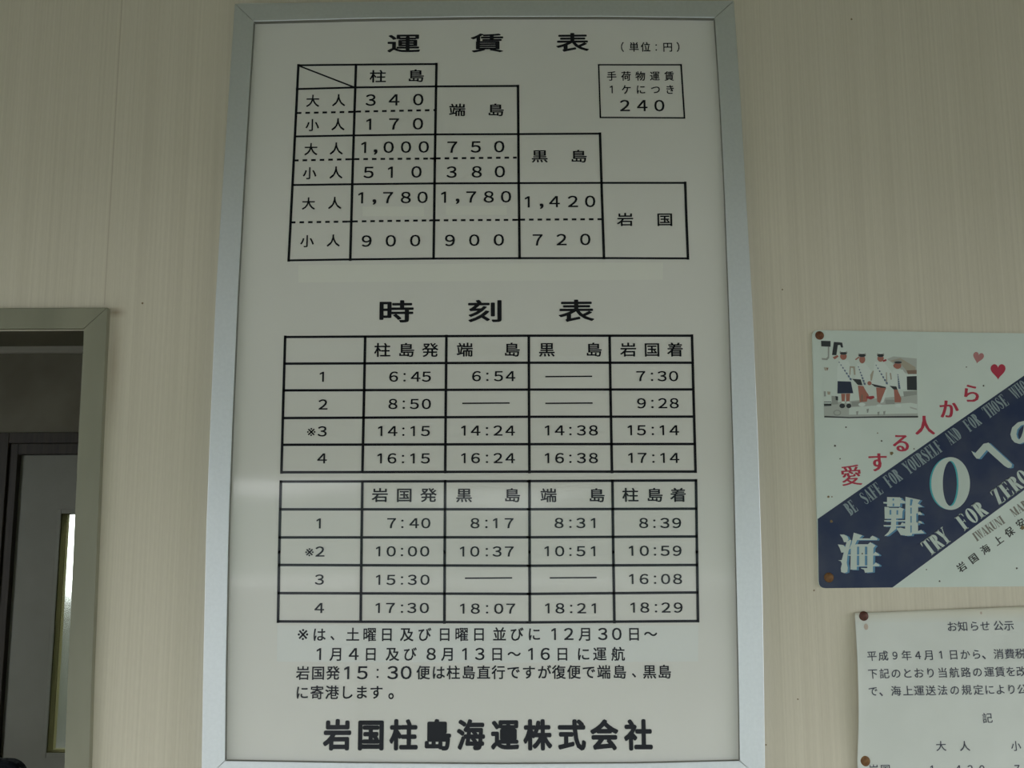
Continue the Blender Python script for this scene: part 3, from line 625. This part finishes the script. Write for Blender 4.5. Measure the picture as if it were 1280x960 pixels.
pp(2, (208, 822), (420, 832), (640, 826), (1012, 822), (1012, 836), (640, 838), (420, 842), (208, 834))
m.build('printed_photo', PM, sign)
# hearts
def heart(cx_, cy_, wd, ht, rot, mt):
    pts = []
    for i in range(40):
        t = 2 * math.pi * i / 40; x = 16 * math.sin(t) ** 3 / 32; y = (13 * math.cos(t) - 5 * math.cos(2 * t) - 2 * math.cos(3 * t) - math.cos(4 * t) + 2.5) / 29.5
        x *= wd; y *= ht; ca, sa = math.cos(rot), math.sin(rot); pts.append(P(cx_ + x * ca - y * sa, cy_ - (x * sa + y * ca), S1))
    q = MB(); q.poly(pts); q.build('heart', mt, sign)
heart(1247.6, 465, 18.6, 20, 0, M['red']); heart(1222.6, 447.6, 13.5, 14.5, -0.22, M['pink'])
m = MB()
for c, x, y, s, r in (('愛', 1064, 594, 27, .06), ('す', 1097, 577.6, 25.5, .0), ('る', 1126.5, 553.4, 25, -.05), ('人', 1155.8, 531.5, 25, 0), ('か', 1186, 511.2, 25, 0), ('ら', 1214, 491.6, 25, -.05)):
    put(m, c, x, y, s, s * 1.02, S1, bold=(.036, .008) if c != '愛' else (.024, 0), rot=r)
m.build('red_lettering', M['red'], sign)
# big characters: traced strokes, white with an offset shade
Z7 = lambda u, v: (1040 + u / 10.667, 640 + v / 10.667)
Z8 = lambda u, v: (1095 + u / 13.714, 610 + v / 13.714)
Z2 = lambda u, v: (1140 + u / 8.7286, 500 + v / 8.7286)
SEA = [[(105, 300), (160, 300), (205, 325), (222, 365), (200, 400), (160, 402), (140, 350)], [(78, 432), (150, 440), (185, 480), (165, 535), (125, 542), (102, 480)],
       [(80, 645), (130, 640), (195, 400), (240, 370), (258, 376), (210, 560), (196, 680), (210, 740), (205, 800), (165, 815), (122, 800), (118, 750), (132, 690), (118, 655)],
       [(290, 275), (405, 312), (362, 352), (515, 352), (508, 340), (540, 315), (608, 352), (600, 374), (335, 374), (296, 460), (225, 500), (262, 420)],
       [(252, 440), (335, 430), (330, 770), (245, 768)], [(330, 430), (480, 430), (510, 402), (582, 448), (552, 480), (545, 800), (440, 810), (428, 770), (384, 752), (388, 746), (470, 748), (470, 462), (330, 462)],
       [(215, 568), (545, 568), (580, 530), (632, 570), (625, 580), (215, 582)], [(245, 712), (545, 712), (585, 672), (636, 708), (628, 722), (245, 726)], [(362, 450), (438, 450), (438, 720), (362, 720)]]
NAN = [[(190, 155), (410, 160), (442, 185), (415, 220), (412, 318), (190, 318)], [(125, 240), (500, 240), (500, 262), (130, 266)], [(410, 240), (430, 200), (470, 215), (500, 235), (500, 262), (410, 262)],
       [(145, 322), (385, 345), (410, 330), (480, 360), (455, 400), (448, 520), (150, 528)], [(140, 552), (500, 548), (500, 572), (145, 575)], [(130, 636), (500, 632), (500, 655), (135, 660)],
       [(270, 340), (345, 340), (345, 700), (200, 815), (140, 825), (215, 750), (255, 670)], [(350, 690), (420, 680), (500, 700), (500, 810), (425, 808)], [(415, 640), (445, 590), (500, 610), (500, 640)],
       [(505, 150), (760, 205), (715, 265), (800, 322), (720, 322), (720, 460), (800, 458), (760, 410), (690, 440), (690, 590), (800, 612), (770, 570), (735, 560), (720, 620), (720, 740), (775, 715), (832, 775), (620, 785), (612, 815), (498, 820)]]
NANH = [[(285, 180), (312, 182), (308, 215), (283, 215)], [(285, 265), (312, 265), (312, 312), (285, 312)], [(232, 375), (262, 375), (262, 458), (232, 458)], [(352, 380), (380, 380), (380, 458), (350, 458)],
        [(590, 190), (632, 200), (612, 300), (580, 300)], [(590, 335), (612, 335), (612, 440), (590, 440)], [(590, 480), (612, 480), (612, 595), (590, 595)], [(590, 640), (612, 640), (612, 760), (590, 770)]]
NANB = [[(722, 335), (780, 345), (770, 400), (722, 410)], [(722, 480), (790, 475), (770, 560), (735, 560), (722, 600)], [(722, 640), (790, 630), (770, 710), (722, 740)], [(222, 326), (380, 330), (360, 342), (225, 342)]]
HE = [[(648, 555), (690, 580), (780, 478), (835, 465), (862, 490), (1090, 700), (1085, 735), (1050, 742), (1010, 720), (815, 545), (735, 640), (705, 640), (672, 600)]]
wl, sh, cy_ = MB(), MB(), MB(); lay = 0.0
for st, f in ((SEA, Z7), (NAN, Z8), (HE, Z2)):
    for s in st:
        q = [f(u, v) for u, v in s]
        lay += 4e-6
        wl.poly([P(x, y, S3 + lay) for x, y in q]); sh.poly([P(x + 2.6, y + .7, S2 + lay) for x, y in q])
for s in NANH:
    sh.poly([P(*Z8(u, v), S3 + .0002) for u, v in s])
hole = MB()
for s in NANB: hole.poly([P(*Z8(u, v), S3 + .0002) for u, v in s])
def ringp(mb, cx_, cy, rx, ry, ix, iy, dx, off, n=48):
    for i in range(n):
        a, b = 2 * math.pi * i / n, 2 * math.pi * (i + 1) / n
        o = lambda t: P(cx_ + rx * math.cos(t), cy + ry * math.sin(t), off); k = lambda t: P(cx_ + dx + ix * math.cos(t), cy + iy * math.sin(t), off)
        mb.poly([o(a), o(b), k(b), k(a)])
ringp(wl, 1188.3, 604.4, 24.2, 33, 9.8, 28.3, 0.0, S3); ringp(cy_, 1186.2, 604.4, 24.2, 32.6, 9.8, 28.0, 0.0, S2)
put(wl, 'の', 1284, 540, 47, 42, S3, bold=(.04, .012)); put(sh, 'の', 1286, 540.6, 47, 42, S2, bold=(.04, .012))
wl.build('slogan_lettering', M['white'], sign); sh.build('lettering_shade', M['bluelight'], sign); cy_.build('zero_shade', M['cyan'], sign); hole.build('lettering_counter', M['blue'], sign)
# condensed roman capitals
def stroke(pts, ws):
    L, R = [], []
    for i, (x, y) in enumerate(pts):
        a = Vector(pts[max(0, i - 1)]); b = Vector(pts[min(len(pts) - 1, i + 1)]); d = (b - a).normalized(); n = Vector((-d.y, d.x)) * ws[i] / 2
        L.append((x + n.x, y + n.y)); R.append((x - n.x, y - n.y))
    return [[L[i], L[i + 1], R[i + 1], R[i]] for i in range(len(pts) - 1)]
Rc = lambda x0, y0, x1, y1: [[(x0, y0), (x1, y0), (x1, y1), (x0, y1)]]
def stem(x, w=.18, top=True, bot=True): return Rc(x, 0, x + w, 1) + (Rc(x - .05, .955, x + w + .05, 1) if top else []) + (Rc(x - .05, 0, x + w + .05, .045) if bot else [])
def bowl(x, y0, y1, rx, ix):
    cy, ry = (y0 + y1) / 2, (y1 - y0) / 2; n = 10; out = []
    for i in range(n):
        a, b = -math.pi / 2 + math.pi * i / n, -math.pi / 2 + math.pi * (i + 1) / n
        out.append([(x + rx * math.cos(a), cy + ry * math.sin(a)), (x + rx * math.cos(b), cy + ry * math.sin(b)), (x + ix * math.cos(b), cy + (ry - .045) * math.sin(b)), (x + ix * math.cos(a), cy + (ry - .045) * math.sin(a))])
    return out
def oval(cx_, cy, rx, ry, ix, iy, n=24):
    out = []
    for i in range(n):
        a, b = 2 * math.pi * i / n, 2 * math.pi * (i + 1) / n
        out.append([(cx_ + rx * math.cos(a), cy + ry * math.sin(a)), (cx_ + rx * math.cos(b), cy + ry * math.sin(b)), (cx_ + ix * math.cos(b), cy + iy * math.sin(b)), (cx_ + ix * math.cos(a), cy + iy * math.sin(a))])
    return out
Qd = lambda *p: [list(p)]
LET = {
 'B': stem(.06) + bowl(.2, .51, 1, .26, .08) + bowl(.2, 0, .55, .29, .1),
 'E': stem(.06) + Rc(.1, .955, .46, 1) + Rc(.1, 0, .48, .045) + Rc(.2, .48, .36, .525) + Qd((.46, 1), (.46, .74), (.44, .74), (.38, 1)) + Qd((.48, 0), (.48, .28), (.46, .28), (.38, 0)) + Rc(.34, .40, .37, .60),
 'F': stem(.06) + Rc(.1, .955, .46, 1) + Rc(.2, .48, .36, .525) + Qd((.46, 1), (.46, .74), (.44, .74), (.38, 1)) + Rc(.34, .40, .37, .60),
 'S': stroke([(.42, .72), (.39, .9), (.27, .975), (.13, .90), (.12, .72), (.24, .56), (.37, .40), (.40, .24), (.34, .08), (.22, .025), (.10, .10), (.06, .28)], [.03, .05, .05, .10, .16, .2, .2, .16, .09, .05, .05, .03]),
 'A': Qd((.02, 0), (.06, 0), (.26, 1), (.22, 1)) + Qd((.30, 0), (.50, 0), (.30, 1), (.20, 1)) + Rc(.1, .28, .36, .325) + Rc(0, 0, .13, .045) + Rc(.25, 0, .53, .045),
 'O': oval(.26, .5, .24, .5, .07, .45), 'R': stem(.06) + bowl(.2, .48, 1, .26, .08) + Qd((.22, .5), (.36, .5), (.53, 0), (.36, 0)),
 'Y': Qd((-.0, 1), (.19, 1), (.34, .45), (.17, .45)) + Qd((.44, 1), (.49, 1), (.32, .45), (.27, .45)) + Rc(.17, 0, .34, .46) + Rc(.11, 0, .40, .045) + Rc(-.03, .955, .24, 1) + Rc(.38, .955, .53, 1),
 'U': Rc(.05, .25, .22, 1) + Rc(.40, .25, .44, 1) + Rc(0, .955, .27, 1) + Rc(.34, .955, .5, 1) + stroke([(.135, .28), (.16, .1), (.27, .03), (.38, .1), (.42, .28)], [.17, .14, .06, .05, .04]),
 'L': stem(.06) + Rc(.1, 0, .44, .045) + Qd((.44, 0), (.44, .3), (.42, .3), (.34, 0)),
 'N': Rc(.07, 0, .11, 1) + Rc(.43, 0, .47, 1) + Qd((.03, 1), (.19, 1), (.47, 0), (.36, 0)) + Rc(.02, 0, .17, .045) + Rc(.37, .955, .53, 1),
 'D': stem(.06) + bowl(.2, 0, 1, .30, .11), 'T': stem(.17, .18, False) + Rc(.0, .955, .52, 1) + Qd((0, 1), (0, .74), (.02, .74), (.09, 1)) + Qd((.52, 1), (.52, .74), (.5, .74), (.43, 1)),
 'H': stem(.04, .15) + stem(.33, .15) + Rc(.15, .48, .4, .525), 'I': stem(.06), 'K': stem(.05, .16) + Qd((.2, .42), (.24, .42), (.46, 1), (.42, 1)) + Qd((.24, .6), (.36, .66), (.54, 0), (.38, 0)),
 'W': Qd((0, 1), (.15, 1), (.24, 0), (.16, 0)) + Qd((.3, 1), (.33, 1), (.22, 0), (.19, 0)) + Qd((.26, 1), (.4, 1), (.46, 0), (.38, 0)) + Qd((.54, 1), (.58, 1), (.44, 0), (.41, 0)) + Rc(-.03, .955, .2, 1) + Rc(.47, .955, .62, 1),
 'Z': Qd((.02, 0), (.2, 0), (.46, 1), (.28, 1)) + Rc(.05, .955, .46, 1) + Rc(.02, 0, .47, .045) + Qd((.05, 1), (.05, .72), (.07, .72), (.14, 1)) + Qd((.47, 0), (.47, .28), (.45, .28), (.38, 0)),
 'M': Rc(.06, 0, .10, 1) + Rc(.42, 0, .58, 1) + Qd((.02, 1), (.17, 1), (.34, 0), (.26, 0)) + Qd((.46, 1), (.5, 1), (.33, 0), (.29, 0)) + Rc(.01, 0, .15, .045) + Rc(.37, 0, .63, .045)}
ADV = {'I': .34, 'W': .62, 'M': .66}
def roman(mb, words, origin, slope_to, cap, off):
    """words [(text, s0, s1)] along the baseline from origin towards slope_to; s and cap in photo pixels"""
    o = P(*origin, off); e = P(*slope_to, off); d = (e - o); k = d.length / math.dist(origin, slope_to); d.normalize(); n = Vector((-d.z, 0, d.x))
    kc = (P(origin[0], origin[1], off) - P(origin[0], origin[1] - cap, off)).length
    for t, s0, s1 in words:
        tot = sum(ADV.get(c, .54) for c in t); x = s0; u = (s1 - s0) / tot
        for c in t:
            for poly in LET[c]: mb.poly([o + d * ((x + px * u) * k) + n * (py * kc) for px, py in poly])
            x += ADV.get(c, .54) * u
m = MB()
roman(m, [('BE', 0, 12.7), ('SAFE', 23, 50.9), ('FOR', 59.6, 80), ('YOURSELF', 89, 142.8), ('AND', 153, 171), ('FOR', 181.5, 201), ('THOSE', 211, 243.4), ('WHO', 253, 275)], (1063.3, 645.0), (1262.6, 505), 16.6, S2)
m.build('small_lettering', M['greyblue'], sign)
m = MB()
roman(m, [('TRY', 0, 35), ('FOR', 53, 92), ('ZERO', 107, 160)], (1162.6, 695.8), (1248.6, 632.3), 20.5, S2)
m.build('motto_lettering', M['white'], sign)
m = MB()
roman(m, [('IWAKUNI', 0, 43.5), ('MARI', 56, 84)], (1221, 677), (1267.6, 646.6), 11.2, S1)
m.build('office_lettering', M['greybrown'], sign)
m = MB()
for c, x, y in (('岩', 1202, 708.6), ('国', 1216.8, 698), ('海', 1231.6, 686.6), ('上', 1248, 675.4), ('保', 1261.8, 665), ('安', 1275.8, 654)): put(m, c, x, y, 11.8, 11.8, S1, bold=(.035, .012), rot=.6)
m.build('office_lettering', M['black_print'], sign)
m = MB()
def blob(mb, x, y, r, off, mi=0):
    mb.poly([P(x + r * (1 + .25 * math.sin(3 * i + x)) * math.cos(i * .628), y + r * (1 + .25 * math.cos(2 * i + y)) * math.sin(i * .628), off) for i in range(10)], mi)
for x, y, r in ((1114.5, 566.5, 2.2), (1039.3, 651.8, 1.8), (1035.6, 621, 1.5), (1040, 621, .9), (1278.5, 659.5, 2.6), (1097, 541.3, .8)): blob(m, x, y, r, S3 + .0004, 0)
for x, y, r in ((1043.7, 557.3, 1.3), (1050, 573.4, .9), (1102, 551.2, 1.1), (1142.5, 561, .9), (1174.5, 726.5, 1.1), (1271, 710.3, 1.2), (1158, 712, .8), (1057.5, 534, 1.0), (1077.9, 692, 1.0), (1229.5, 482.2, 1.1), (1208, 458.8, .8)): blob(m, x, y, r, S3 + .0004, 1)
m.build('rust_stain', [M['stain'], M['speck']], sign)

m = MB()
for x, y, r in SPOTS: blob(m, x, y, r, 0.0004)
m.build('stain', M['stain'], wf)
# ------------------------------------------------------------------ screws of the sign
def dome(mb, c, r, h, n=20, rings=5, slot=False):
    vs_ = []; fs_ = []
    for j in range(rings):
        t = j / rings * math.pi / 2
        for i in range(n):
            a = 2 * math.pi * i / n; vs_.append((c.x + r * math.cos(t) * math.cos(a), c.y - h * math.sin(t), c.z + r * math.cos(t) * math.sin(a)))
    vs_.append((c.x, c.y - h, c.z)); top = len(vs_) - 1
    for j in range(rings - 1):
        for i in range(n): fs_.append((j * n + (i + 1) % n, j * n + i, (j + 1) * n + i, (j + 1) * n + (i + 1) % n))
    for i in range(n): fs_.append(((rings - 1) * n + (i + 1) % n, (rings - 1) * n + i, top))
    fs_.append(tuple(range(n))); mb.raw(vs_, [tuple(reversed(f)) for f in fs_])
def fixing(name, px, py, rpx, off, h, mt, label, cat, group=None, shaft=0.004):
    c = P(px, py, off); r = rpx / F_PX * DIST * 1.02
    m = MB(); dome(m, c, r, h)
    n = 10; a = [(c.x + r * .3 * math.cos(2 * math.pi * i / n), c.y, c.z + r * .3 * math.sin(2 * math.pi * i / n)) for i in range(n)]
    m.raw(a + [(x, y + shaft, z) for x, y, z in a], [(i, (i + 1) % n, n + (i + 1) % n, n + i) for i in range(n)])
    t = thing(name, c, label, cat, group)
    o = m.build('head', mt, t, smooth=True, weld=False)
    return t
fixing('screw', 1024.5, 419.3, 5.5, SO + 0.0003, 0.0028, M['rust'], 'rusty round screw head in the top left corner of the blue and white safety sign', 'screw')
fixing('screw', 1036.1, 721.9, 5.9, S1 + 0.0003, 0.0028, M['rust2'], 'orange-brown rusty screw head on the blue lower left corner of the safety sign', 'screw')

# ------------------------------------------------------------------ paper notice
paper = thing('paper_notice', P(1180, 960, 0), 'curling white paper notice pinned below the blue and white safety sign', 'notice')
TK = [P(1079.6, 770, 0.004), P(1081.4, 951.4, 0.004)]
PX0, PZ1 = P(1069, 767, 0.008).x, None
class Curl:
    """distance of the paper from the wall: flat at the tacks, lifting along the free left edge"""
    def at(s, x, z):
        d0 = x - P(1070, 860, .008).x
        edge = math.exp(-max(0, d0) / 0.020)
        za, zb = TK[0].z, TK[1].z; t = (z - zb) / (za - zb)
        bow = 0.004 + 0.008 * max(0.0, math.sin(math.pi * min(1, max(0, t)))) if 0 <= t <= 1 else 0.004 + min(0.006, abs(t if t < 0 else t - 1) * 0.05)
        wave = 0.0016 * math.sin(x * 26 + z * 9) * math.sin(z * 17 + 1.3) + 0.0012 * math.sin(x * 47 - z * 31)
        k = min(1.0, max(0.0, d0) / 0.05)
        near = min((Vector((x, 0, z)) - Vector((p.x, 0, p.z))).length for p in TK)
        return 0.0035 + edge * bow + (0.0022 + wave) * k * min(1, near / 0.06)
    def __call__(s, px, py): p = P(px, py, 0.006); return s.at(p.x, p.z)
curl = Curl()
class CurlInk(Curl):
    def at(s, x, z): return Curl.at(s, x, z) + 0.0005
cink = CurlInk()
m = MB(); NX, NZ = 90, 70; grid = []
def edge_x(v): return 1068.4 + 2.6 * v * (1.02) + 1.0 * math.sin(v * 3)       # left edge in photo pixels, v: 0 top .. 1 at 960
for j in range(NZ + 1):
    v = j / NZ * 1.55; py = 766.5 + v * 193.5
    for i in range(NX + 1):
        u = (i / NX) ** 1.4; px = edge_x(v) + u * (1492 - edge_x(v)); yy = py - (1 - j / NZ) * 8.5 * (px - 1069) / 211
        o_ = curl(px, yy); p = P(px, yy, 0.006); grid.append((p.x, -curl.at(p.x, p.z), p.z))
fs_ = [(j * (NX + 1) + i, (j + 1) * (NX + 1) + i, (j + 1) * (NX + 1) + i + 1, j * (NX + 1) + i + 1) for j in range(NZ) for i in range(NX)]
m.raw(grid, fs_)
sheet = m.build('sheet', M['paper'], paper, smooth=True)
sd = sheet.modifiers.new('thickness', 'SOLIDIFY'); sd.thickness = 0.0002; sd.offset = -1
# yellowed upper edge of the paper, in the paper's own coordinates
nt = M['paper'].node_tree; pb = nt.nodes['Principled BSDF']; src = pb.inputs['Base Color'].links[0].from_socket
tc = nt.nodes.new('ShaderNodeTexCoord'); sp = nt.nodes.new('ShaderNodeSeparateXYZ'); nt.links.new(tc.outputs['Object'], sp.inputs[0])
mr = nt.nodes.new('ShaderNodeMapRange'); zt_ = P(1180, 762, .006).z - paper.location.z; mr.inputs[1].default_value = zt_ - 0.022; mr.inputs[2].default_value = zt_ + 0.004; nt.links.new(sp.outputs[2], mr.inputs[0])
mxc = nt.nodes.new('ShaderNodeMix'); mxc.data_type = 'RGBA'; mxc.inputs[7].default_value = (0.66, 0.58, 0.40, 1)
ml = nt.nodes.new('ShaderNodeMath'); ml.operation = 'MULTIPLY'; ml.inputs[1].default_value = 0.55; nt.links.new(mr.outputs[0], ml.inputs[0])
nt.links.new(ml.outputs[0], mxc.inputs[0]); nt.links.new(src, mxc.inputs[6]); nt.links.new(mxc.outputs[2], pb.inputs['Base Color'])
m = MB()
def prow(s, xs_, y):
    for c, x in zip(s, xs_):
        yy = y[0] + (y[1] - y[0]) * (x - 1090) / 185
        if c == '、': put(m, c, x, yy + 4, 4, 4.4, cink, ink='fit', rot=.03)
        elif c in '0123456789': run(m, c, (x,), yy, 6.6, 9.8, cink, digits=True, rot=.03, bold=.016)
        else: put(m, c, x, yy, 13.2, 13.4, cink, rot=.03, bold=.008)
prow('お知らせ公示', (1190.1, 1203.4, 1218, 1231.4, 1248, 1261.2), (784.8, 781.6))
prow('平成9年4月1日から、消費税', (1089.9, 1104.2, 1118.8, 1133.2, 1147.4, 1161.3, 1176.6, 1192, 1206.4, 1220.5, 1230, 1248.3, 1262, 1275.4), (819.9, 817))
prow('下記のとおり当航路の運賃を改', (1091, 1105.5, 1120, 1134.3, 1148.5, 1163.2, 1178.3, 1192.8, 1207.3, 1221.8, 1236.5, 1250, 1263.5, 1276.6), (842.2, 839.2))
prow('で、海上運送法の規定により公', (1091.2, 1101.4, 1120, 1134.9, 1148.9, 1163.4, 1178.3, 1193.4, 1208.2, 1223, 1237, 1250.5, 1264.4, 1277.6), (864, 861.5))
prow('記', (1234.3,), (897.5, 897.5)); prow('大人小', (1176.3, 1206, 1270), (932.6, 932.4))
prow('岩国1420720', (1092.4, 1107, 1165.6, 1198, 1213, 1227.5, 1271.5, 1286, 1300), (962, 961))
put(m, '、', 1181, 966, 3, 3.6, cink, ink='fit')
m.build('notice_lettering', M['paperink'], paper)
m = MB()
for x, y, r in ((1226.4, 766.2, 1.2), (1082.6, 783.5, 2.6)):
    p = P(x, y, cink(x, y)); q = r / F_PX * DIST
    m.poly([(p.x + q * math.cos(i * .785), p.y, p.z + q * 1.5 * math.sin(i * .785)) for i in range(8)])
m.build('rust_stain', mat('paper_stain', (0.52, 0.43, 0.36), 0.7), paper)
fixing('thumbtack', 1079.6, 770, 5.7, curl(1079.6, 770) + 0.0006, 0.0024, M['darkrust'], 'dark red-brown thumbtack at the top left corner of the paper notice', 'thumbtack')
fixing('thumbtack', 1081.4, 951.4, 6.0, curl(1081.4, 951.4) + 0.0006, 0.0024, M['rust2'], 'yellow-brown thumbtack on the lower left edge of the paper notice', 'thumbtack')
